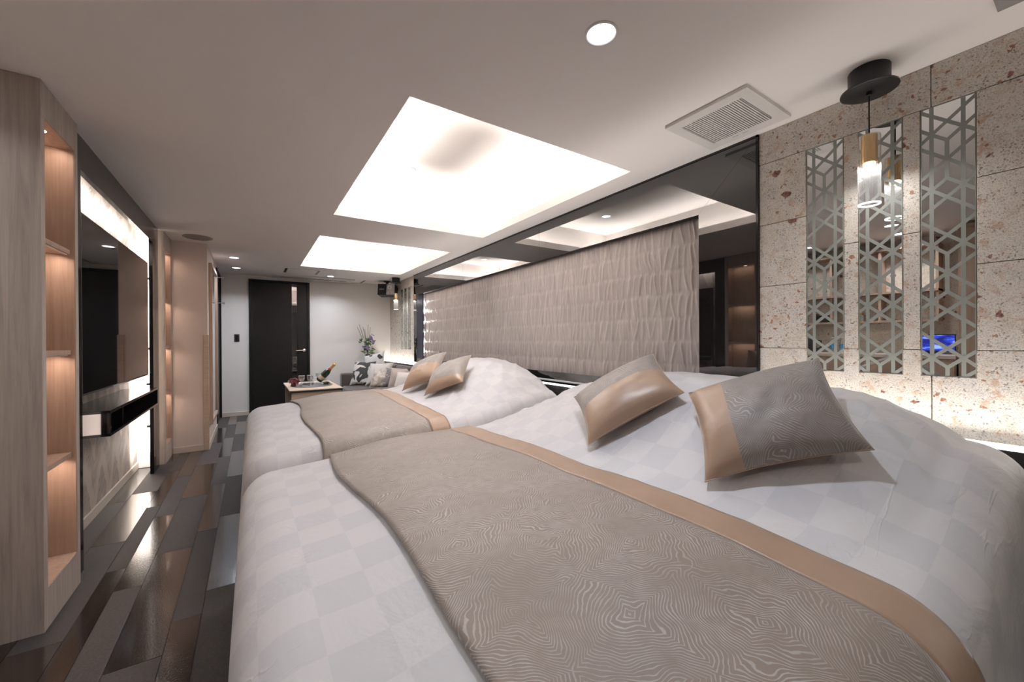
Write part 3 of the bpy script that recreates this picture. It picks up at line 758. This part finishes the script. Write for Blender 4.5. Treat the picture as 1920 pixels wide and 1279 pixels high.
def make_bed(bed, label, rlabel):
    r = empty('bed', (1.05, bed.yc, 0), label, 'bed', 'double beds against the headboard ledge')
    y0, y1 = bed.yc-bed.w+.06, bed.yc+bed.w-.06
    B(.10, 2.12, y0+.02, y1-.02, .0, .26).build('bed_base', M['black'], r, bevel=.01)
    B(.06, 2.125, y0+.03, y1-.03, .262, .50).build('mattress', M['mattress'], r, bevel=.04)
    L = bed.wi+PI*bed.R/2+.36
    m = bed.sheet(bed.xi-PI*bed.R/2-.36, bed.xh, 140, -L, L, 168)
    o = m.build('duvet', M['duvet'], r, smooth=True, uvs=m._uv, recalc=False); o['label'] = 'white satin duvet with a tonal check'
    for p in o.data.polygons: p.use_smooth = True
    rn = empty('bed_runner', (.72, bed.yc, .62), rlabel, 'bed runner', 'taupe bed runners')
    Lr = bed.wi+PI*bed.R/2+.26
    wav = lambda b, t: .014*math.sin(b*5.2+bed.seed)*(1-t)+.010*math.sin(b*3.1+bed.seed*2)
    m = bed.sheet(.325, .985, 40, -Lr, Lr, 150, .012, edge=wav)
    o1 = m.build('patterned_panel', M['runner'], rn, uvs=m._uv, recalc=False)
    m = bed.sheet(.986, 1.115, 10, -Lr, Lr, 150, .013, edge=lambda b, t: .010*math.sin(b*3.1+bed.seed*2))
    o2 = m.build('satin_border', M['copper'], rn, uvs=m._uv, recalc=False)
    for o in (o1, o2):
        for p in o.data.polygons: p.use_smooth = True
        md = o.modifiers.new('thickness', 'SOLIDIFY'); md.thickness = .007; md.offset = 0
bed1 = Bed(1.225, 1.085, 5.0, 2.2, 1.7); bed2 = Bed(3.50, 1.055, 2.4, 2.4, 6.2)
make_bed(bed1, 'double bed with white checked duvet nearest the camera', 'taupe moire bed runner with copper border across the nearer bed')
make_bed(bed2, 'double bed with white checked duvet farther from the camera', 'taupe moire bed runner with copper border across the farther bed')

def cushion(P0, e1, e2, T, label, cat='cushion', group=None, band=None, mats=None, lift=.02, flat=.45, seed=0, name='cushion'):
    P0, e1, e2 = Vector(P0), Vector(e1), Vector(e2); n = e1.cross(e2).normalized()
    if n.z < 0: n = -n
    c = P0+(e1+e2)/2+n*lift; U, V = e1/2, e2/2
    root = empty(name, c, label, cat, group)
    N = 26
    ax, thr = band if band else ('u', -2)
    base = [-1+2*i/N for i in range(N+1)]
    def prof(s, t, sg):
        k1 = 1-.085*(1-t*t)*abs(s)**3; k2 = 1-.085*(1-s*s)*abs(t)**3
        h = T*(max(0, (1-s*s))*max(0, (1-t*t)))**flat
        h *= 1+.10*mnoise.noise((s*1.7+seed, t*1.7, 5))
        wr = .006*mnoise.noise((s*5, t*5, seed+2))*(1-max(abs(s), abs(t)))
        return c+U*s*k1+V*t*k2+n*(sg*(h if sg > 0 else h*.5)+wr)
    def patch(ss, tt, sg, b, uv):
        st = len(b.v); vs = []
        for s in ss:
            for t in tt: vs.append(prof(s, t, sg)); uv.append((s*e1.length/2+seed*.13, t*e2.length/2+seed*.07))
        m = len(tt); fs = [(i*m+j, (i+1)*m+j, (i+1)*m+j+1, i*m+j+1) for i in range(len(ss)-1) for j in range(m-1)]
        b.add(vs, fs if sg > 0 else [f[::-1] for f in fs])
    pm, sm = mats if mats else (M['cushpat'], M['copper'])
    lo = [s for s in base if s < thr-1e-4]+[thr]; hi = [thr]+[s for s in base if s > thr+1e-4]
    if thr < -1: lo = []; hi = base
    b1 = MB(); u1 = []; b2 = MB(); u2 = []
    if ax == 'u':
        patch(hi, base, 1, b1, u1)
        if lo: patch(lo, base, 1, b2, u2)
    else:
        patch(base, hi, 1, b1, u1)
        if lo: patch(base, lo, 1, b2, u2)
    patch(base, base, -1, b2, u2)
    for b, u, m, nm in ((b1, u1, pm, 'patterned_panel' if band else 'front_panel'), (b2, u2, sm, 'satin_panel' if band else 'back_panel')):
        o = b.build(nm, m, root, uvs=u, recalc=False)
        for p in o.data.polygons: p.use_smooth = True
    # piped seam
    ring = [prof(t, -1, 1) for t in base]+[prof(1, t, 1) for t in base[1:]]+[prof(-t, 1, 1) for t in base[1:]]+[prof(-1, -t, 1) for t in base[1:]]
    o = MB().tube(ring, .0022, 6).build('seam', sm, root, uvs=[(0, 0)]*(len(ring)*6), smooth=True)
    return root
G1 = 'satin cushions on the beds'
cushion((1.235,1.262,.718), (.345,-.232,.225), (.19,.30,.155), .09, 'taupe and copper satin cushion tilted on the nearer bed, left of its pair', group=G1, band=('v', -.06), seed=1)
cushion((1.249,.740,.708), (.255,-.356,.147), (.251,.2185,.247), .095, 'largest looking taupe cushion with copper end on the nearer bed, right of its pair', group=G1, band=('u', -.46), seed=2)
cushion((1.234,3.225,.7055), (.214,-.306,.133), (.2185,.266,.204), .08, 'taupe and copper satin cushion on the farther bed, right of its pair', group=G1, band=('v', -.62), seed=3)
cushion((1.1875,3.664,.7055), (.214,-.306,.133), (.2185,.266,.223), .08, 'taupe and copper satin cushion on the farther bed, left of its pair', group=G1, band=('v', .0), seed=4)

# ------------------------------------------------------------------ sofa corner
so = empty('sofa', (1.7, 6.2, 0), 'dark brown fabric sofa along the right wall beyond the beds', 'sofa')
sx0, sx1, sy0, sy1 = 1.28, 2.13, 4.95, 7.42
B(sx0, sx1, sy0, sy1, .08, .30).build('base', M['sofa'], so, bevel=.015)
B(sx0, sx1, sy1-.19, sy1, .30, .635).build('arm', M['sofa'], so, bevel=.03, seg=3)
B(sx0, sx1, sy0, sy0+.19, .30, .60).build('arm', M['sofa'], so, bevel=.03, seg=3)
for i in range(3):
    a = sy0+.195+i*.695; B(sx0+.005, sx1-.20, a, a+.69, .302, .43).build('seat_cushion', M['sofa'], so, bevel=.03, seg=3)
    B(sx1-.16, sx1-.02, a+.01, a+.68, .432, .795).build('back_cushion', M['sofa'], so, bevel=.05, seg=3)
for (a, b_) in ((sx0+.05, sy0+.05), (sx0+.05, sy1-.09), (sx1-.09, sy0+.05), (sx1-.09, sy1-.09)): B(a, a+.04, b_, b_+.04, 0, .08).build('leg', M['black'], so)
def fabric(name, kind):
    t = NT(name); uv = uvn(t)
    if kind == 'bw':
        a = t.noise(uv, 4.5, 1, .4, 1.2); c = t.ramp(a, (.42, (.03,.028,.028)), (.46, (.62,.58,.54)), (.53, (.66,.63,.60)), (.56, (.34,.27,.20)), (.62, (.03,.028,.028)))
        for e in c.node.color_ramp.elements: pass
        c.node.color_ramp.interpolation = 'CONSTANT'
    elif kind == 'patch':
        a = t.noise(uv, 6, 1, .3, .3); c = t.ramp(a, (.44, (.64,.62,.60)), (.58, (.03,.028,.03))); c.node.color_ramp.interpolation = 'CONSTANT'
    elif kind == 'floral':
        a = t.noise(uv, 12, 3, .6, .8); c = t.ramp(a, (.35, (.60,.56,.51)), (.5, (.44,.39,.34)), (.66, (.22,.19,.17)))
    elif kind == 'lines':
        a = t.noise(uv, 5, 1, .3, 2.0); w = t.math('SINE', t.math('MULTIPLY', a, 90.0)); c = t.ramp(w, (.85, (.10,.09,.09)), (.97, (.6,.57,.54)))
    else: c = {'plain': (.56,.53,.50), 'taupe': (.36,.31,.27), 'white': (.62,.59,.56)}[kind]
    t.P(col=c, rough=.8, sheen=.2); return t.m
FB = {k: fabric('cushion_'+k, k) for k in ('bw', 'patch', 'floral', 'lines', 'plain', 'taupe', 'white')}
G2 = 'scatter cushions on the sofa'
def sc_(P0, e1, e2, kind, label, T=.07, back='plain', seed=0): cushion(P0, e1, e2, T, label, group=G2, mats=(FB[kind], FB[back]), seed=seed, lift=0, name='sofa_cushion')
# standing cushions leaning back (normal towards -x / -y / up)
sc_((1.395, 7.17, .44), (.30, -.28, .0), (.10, .08, .40), 'bw', 'white sofa cushion with black and tan brush shapes, beside the sofa arm', seed=1, T=.06)
sc_((1.66, 7.28, .50), (.28, -.26, .10), (.02, .06, .42), 'patch', 'tall white sofa cushion with black patches, pointed corner up', seed=5, T=.06)
sc_((1.56, 6.78, .452), (.32, -.24, .02), (.11, .09, .36), 'plain', 'plain pale grey sofa cushion in the front row', seed=3, T=.075)
sc_((1.545, 6.46, .452), (.27, -.22, .0), (.11, .08, .30), 'floral', 'beige mottled sofa cushion in front of the plain grey one', seed=4)
sc_((1.69, 6.33, .452), (.24, -.24, .0), (.11, .09, .31), 'lines', 'charcoal sofa cushion with white line drawing', seed=6)
sc_((1.70, 6.02, .452), (.26, -.24, .0), (.10, .09, .32), 'taupe', 'taupe sofa cushion behind the farther bed cushions', seed=7)
sc_((1.68, 5.70, .452), (.26, -.22, .0), (.11, .09, .28), 'white', 'off-white sofa cushion nearest the farther bed', seed=8)

# flowers in a tall floor vase
fl = empty('flower_vase', (1.80, 7.60, 0), 'purple and white flower arrangement with tall green stems in the far corner', 'flower arrangement')
MB().lathe([(.05, 0), (.055, .01), (.04, .3), (.035, .7), (.045, .93), (.038, .945)], (1.80, 7.60, 0), 24).build('vase', M['black'], fl, smooth=True)
def leafm(name, col): return plain(name, col, .5)
green = leafm('leaf_green', (.06,.11,.045)); dgreen = leafm('stem_green', (.07,.085,.04)); purple = leafm('lilac_petal', (.26,.17,.36)); ivory = leafm('ivory_petal', (.62,.62,.52))
for i, (dx, dz) in enumerate(((-.19, .50), (-.155, .545), (-.09, .50), (-.06, .46), (.0, .545), (.04, .50))):
    MB().tube([(1.80, 7.60, .93), (1.80+dx*.3, 7.60-.02, .93+dz*.4), (1.80+dx, 7.60-.03, .945+dz)], [.006, .005, .003], 6).build('stem', dgreen, fl)
rnd = random.Random(4)
def leaf(p, d, L, w):
    d = Vector(d).normalized(); s = d.cross(Vector((0, -1, .3))).normalized()*w; p = Vector(p); u = s.cross(d).normalized()*w*.25
    return [p, p+d*L*.35+s, p+d*L, p+d*L*.35-s, p+d*L*.45+u]
for i in range(34):
    th = rnd.uniform(0, 2*PI); c = Vector((1.79+rnd.uniform(-.07, .09), 7.585+rnd.uniform(-.05, .03), 1.0+rnd.uniform(-.04, .26)))
    b = MB(); b.add(leaf(c, (math.cos(th), -.3+rnd.uniform(-.3, .3), math.sin(th)*.8+.2), rnd.uniform(.05, .10), rnd.uniform(.014, .026)), [(0,1,4), (1,2,4), (2,3,4), (3,0,4)]); b.build('leaf', green, fl, recalc=False)
for i in range(5):
    b = MB(); b.add(leaf((1.70+rnd.uniform(-.06, .0), 7.57, 1.17+rnd.uniform(-.03, .05)), (-.6+rnd.uniform(-.3, .5), -.1, .7), .06, .018), [(0,1,4), (1,2,4), (2,3,4), (3,0,4)]); b.build('leaf', green, fl, recalc=False)
def floret(c, r, m, nm):
    b = MB()
    for k in range(6):
        a = k*PI/3; d = Vector((math.cos(a), -.5, math.sin(a))); b.add(leaf(c, d, r, r*.4), [(0,1,4), (1,2,4), (2,3,4), (3,0,4)])
    b.build(nm, m, fl, recalc=False)
for i in range(16): floret((1.86+rnd.uniform(-.035, .035), 7.54+rnd.uniform(-.02, .02), 1.16+i*.010), .024*(1.25-i/20), purple, 'lilac_floret')
for i in range(11): floret((1.745+rnd.uniform(-.05, .05), 7.53, 1.055+rnd.uniform(-.025, .035)), .022, purple, 'lilac_floret')
for (xx, zz) in ((1.70, 1.20), (1.715, 1.23), (1.67, 1.145), (1.83, 1.08), (1.845, 1.10)): floret((xx, 7.53, zz), .024, ivory, 'ivory_flower')

# ------------------------------------------------------------------ coffee table and what stands on it
TZ = .60; tx0, tx1, ty0, ty1 = .378, .972, 5.40, 6.50
tb = empty('side_table', (.675, 5.95, 0), 'light oak table with dark edge beyond the farther bed', 'table')
B(tx0, tx1, ty0, ty1, TZ-.012, TZ).build('table_top', M['woodh'], tb, bevel=.002)
B(tx0+.003, tx1-.003, ty0+.003, ty1-.003, TZ-.030, TZ-.0125).build('dark_edge', M['black'], tb)
B(tx0+.02, tx1-.02, ty0+.02, ty0+.04, .10, TZ-.031).build('end_panel', M['woodh'], tb); B(tx0+.02, tx1-.02, ty1-.04, ty1-.02, .10, TZ-.031).build('end_panel', M['woodh'], tb)
for a in (tx0+.02, tx1-.06):
    for b_ in (ty0+.02, ty1-.06): B(a, a+.04, b_, b_+.04, 0, .10).build('leg', M['black'], tb)
mt = MB()
mt.lathe([(.29, 0), (.295, .002), (.29, .004)], (0, 0, 0), 48, Matrix.Diagonal((.86, 1.05, 1, 1)))
mt.v = [(p[0]+.675, p[1]+5.92, p[2]+TZ+.0005) for p in mt.v]
mt.build('place_mat', plain('slate_mat', (.10,.10,.105), .6), label='dark grey oval mat on the light oak table', cat='mat')
def goblet(x, y, label):
    r = empty('wine_goblet', (x, y, TZ+.005), label, 'glass', 'wine goblets on the table')
    MB().lathe([(.001, 0), (.034, .001), (.032, .004), (.006, .010), (.0045, .05), (.012, .058), (.030, .075), (.037, .10), (.037, .135), (.0355, .135), (.0355, .10), (.028, .078), (.008, .062)], (x, y, TZ+.005), 28, cap=False).build('bowl', M['glass'], r, smooth=True)
    MB().lathe([(.0352, .131), (.0376, .131), (.0376, .137), (.0352, .137), (.0352, .131)], (x, y, TZ+.005), 28, cap=False).build('rim', plain('glass_rim', (.75,.73,.75), .2), r)
goblet(.545, 5.83, 'clear wine goblet next to the red flower on the table'); goblet(.645, 5.84, 'clear wine goblet in the middle of the table'); goblet(.79, 6.17, 'clear wine goblet behind the champagne bottle')
rf = empty('red_flower', (.455, 5.88, TZ+.005), 'crumpled dark red fabric flower on the table', 'flower')
petal = plain('wine_red_petal', (.16,.012,.022), .5, sheen=.4)
for i in range(18):
    th = rnd.uniform(0, 2*PI); el = rnd.uniform(.1, 1.4); d = Vector((math.cos(th)*math.cos(el), math.sin(th)*math.cos(el), math.sin(el)))
    b = MB(); c = Vector((.455, 5.88, TZ+.045)); s = d.orthogonal().normalized(); s2 = d.cross(s)
    tip = c+d*.058; vs = [c]+[tip+(s*math.cos(k)*.034+s2*math.sin(k)*.034)*1.0+d*rnd.uniform(-.012, .008) for k in (0, 1.05, 2.1, 3.14, 4.19, 5.24)]+[tip-d*.012]
    b.add(vs, [(0, k, k % 6+1) for k in range(1, 7)]+[(7, k, k % 6+1) for k in range(1, 7)]); b.build('petal', petal, rf, recalc=False)
MB().lathe([(.03, 0), (.034, .01), (.02, .05)], (.455, 5.88, TZ+.005), 14).build('base', petal, rf)
ct = empty('crystal_tray', (.66, 6.05, TZ+.005), 'low clear crystal serving tray on the table', 'tray')
B(.57, .70, 5.93, 6.15, TZ+.005, TZ+.012).build('tray_base', M['glass'], ct, bevel=.003)
for a in ((.57, .575, 5.93, 6.15), (.695, .70, 5.93, 6.15), (.575, .695, 5.93, 5.935), (.575, .695, 6.145, 6.15)): B(*a, TZ+.012, TZ+.05).build('tray_wall', M['glass'], ct)
B(.568, .702, 5.928, 5.933, TZ+.048, TZ+.052).build('tray_rim', plain('crystal_rim', (.62,.58,.62), .2), ct)
# champagne bottle tilted in an acrylic stand
bt = empty('champagne_bottle', (.80, 5.93, TZ+.03), 'green champagne bottle with gold foil neck, tilted in a clear stand', 'bottle')
ax = (rgt0*.62+Vector((0, 0, 1))*.62+Vector(fwd)*-.0).normalized()
zq = Vector((0, 0, 1)).rotation_difference(ax).to_matrix().to_4x4(); p0 = Vector((.765, 5.96, TZ+.055))
def bl(prof, nm, m, n=28): return MB().lathe(prof, p0, n, zq).build(nm, m, bt, smooth=True)
bl([(.03, 0), (.041, .004), (.042, .012), (.042, .15), (.036, .18), (.022, .205), (.0175, .225), (.0165, .25)], 'glass_body', plain('bottle_green', (.012,.03,.012), .08, spec=.6))
bl([(.0425, .012), (.0428, .014), (.0428, .032), (.0425, .034)], 'dark_label', M['black'])
bl([(.0425, .036), (.0429, .038), (.0429, .088), (.0425, .090)], 'paper_label', plain('cream_label', (.62,.50,.38), .6))
bl([(.0235, .203), (.025, .205), (.020, .222), (.018, .224)], 'red_collar', plain('red_collar', (.35,.02,.04), .5))
bl([(.0178, .222), (.0185, .225), (.0165, .27), (.0165, .285), (.0185, .288), (.0175, .312), (.010, .318)], 'gold_foil', plain('gold_foil', (.72,.40,.12), .3, metal=.7))
st_ = empty('bottle_stand', (.81, 5.96, TZ+.005), 'clear acrylic bottle stand on the table', 'stand')
B(.795, .870, 5.90, 6.02, TZ+.005, TZ+.012).build('foot', M['glass'], st_)
for yy in (5.903, 6.011): B(.80, .862, yy, yy+.006, TZ+.012, TZ+.17).build('upright', M['glass'], st_)
sg = empty('succulent', (.84, 5.83, TZ+.005), 'small green succulent rosette on the table beside the bottle', 'plant')
for i in range(22):
    th = i*2.4; el = .25+.045*i; b = MB(); d = Vector((math.cos(th)*math.cos(el), math.sin(th)*math.cos(el), math.sin(el)))
    b.add(leaf((.84, 5.83, TZ+.012), d, .065-.001*i, .014), [(0,1,4), (1,2,4), (2,3,4), (3,0,4)]); b.build('leaf', leafm('succulent_green', (.10,.15,.08)) if i == 0 else bpy.data.materials['succulent_green'], sg, recalc=False)

# ------------------------------------------------------------------ alcove opposite the mirrors (seen in reflections)
cn = empty('counter_cabinet', (-1.23, 1.6, 0), 'oak counter cabinet in the alcove reflected in the mirrors', 'cabinet')
B(XL+.002, -1.0, .82, 2.405, .06, .985).build('carcass', M['wooda'], cn); B(XL+.002, -.985, .82, 2.405, .987, 1.022).build('worktop', M['trimw'], cn, bevel=.003)
for i in range(3):
    a = .83+i*.525; d_ = B(-1.0, -.984, a, a+.515, .08, .96).build('door', M['wooda'], cn, bevel=.002); B(-.984, -.978, a+.2, a+.32, .925, .935).build('handle', M['black'], d_)
ts = empty('tall_cabinet', (-1.2, .5, 0), 'tall oak cabinet at the end of the alcove counter', 'cabinet')
B(XL+.002, -.99, .20, .805, 0, 2.24).build('body', M['wooda'], ts, bevel=.002); B(-.99, -.975, .22, .79, .05, 2.2).build('door', M['wooda'], ts, bevel=.002)
sh = empty('wall_shelf', (-1.36, 1.6, 1.35), 'open oak wall shelf rack over the alcove counter', 'shelf')
for z in (1.36, 1.67, 2.14): B(XL+.002, -1.26, .98, 2.40, z, z+.022).build('shelf_board', M['wooda'], sh)
for y in (.98, 1.42, 1.86, 2.376): B(XL+.003, -1.28, y, y+.022, 1.382, 2.14).build('upright', M['wooda'], sh)
scn = empty('monitor', (-1.3, 1.0, 1.022), 'small flat monitor showing a blue menu on the alcove counter', 'monitor')
B(-1.33, -1.315, .87, 1.18, 1.045, 1.225).build('casing', M['black'], scn, bevel=.003)
t = NT('blue_menu_screen'); g_ = t.pos((1, 9, 26)); n_ = t.noise(g_, 1.0, 2); t.P(col=(0,0,0), rough=.2, emc=t.ramp(n_, (.42, (.01,.015,.16)), (.55, (.03,.06,.55)), (.66, (.25,.35,.8))), ems=1.3)
B(-1.315, -1.313, .878, 1.172, 1.053, 1.217).build('screen', t.m, scn); B(-1.36, -1.28, .97, 1.08, 1.0225, 1.045).build('stand', M['black'], scn)
kt = empty('kettle', (-1.2, 2.06, 1.022), 'black electric kettle on the alcove counter', 'kettle')
MB().lathe([(.07, 0), (.075, .02), (.065, .12), (.05, .16), (.02, .172)], (-1.2, 2.06, 1.0225), 28).build('body', M['black'], kt, smooth=True)
MB().tube([(-1.2, 2.0, 1.17), (-1.2, 1.945, 1.16), (-1.2, 1.94, 1.09), (-1.2, 1.985, 1.06)], .009, 8).build('handle', M['black'], kt, smooth=True)
for i, yy in enumerate((1.84, 1.74)):
    wb = empty('water_bottle', (-1.22, yy, 1.022), '%s clear water bottle with blue label on the alcove counter' % ('first' if i == 0 else 'second'), 'bottle', 'water bottles')
    MB().lathe([(.026, 0), (.029, .005), (.029, .12), (.013, .155), (.013, .17)], (-1.22, yy, 1.0225), 20).build('body', M['glass'], wb, smooth=True)
    MB().lathe([(.0295, .05), (.0295, .10)], (-1.22, yy, 1.0225), 20, cap=False).build('label_band', plain('blue_label', (.05,.25,.5), .5), wb)
    MB().lathe([(.014, .168), (.014, .185)], (-1.22, yy, 1.0225), 16).build('cap', M['white'], wb)
bx2 = empty('storage_box', (-1.36, 1.96, 1.382), 'low black box on the alcove shelf', 'box')
B(-1.45, -1.28, 1.89, 2.04, 1.3825, 1.45).build('box_body', M['black'], bx2, bevel=.004); B(-1.452, -1.278, 1.888, 2.042, 1.45, 1.468).build('lid', M['black'], bx2, bevel=.003)
bx3 = empty('tissue_box', (-1.36, 1.66, 1.382), 'grey tissue box with orange print on the alcove shelf', 'box')
B(-1.44, -1.32, 1.58, 1.72, 1.3825, 1.455).build('carton', M['grey'], bx3, bevel=.003); B(-1.42, -1.34, 1.60, 1.70, 1.455, 1.475).build('tissue', plain('orange_print', (.6,.28,.08), .6), bx3, bevel=.004)
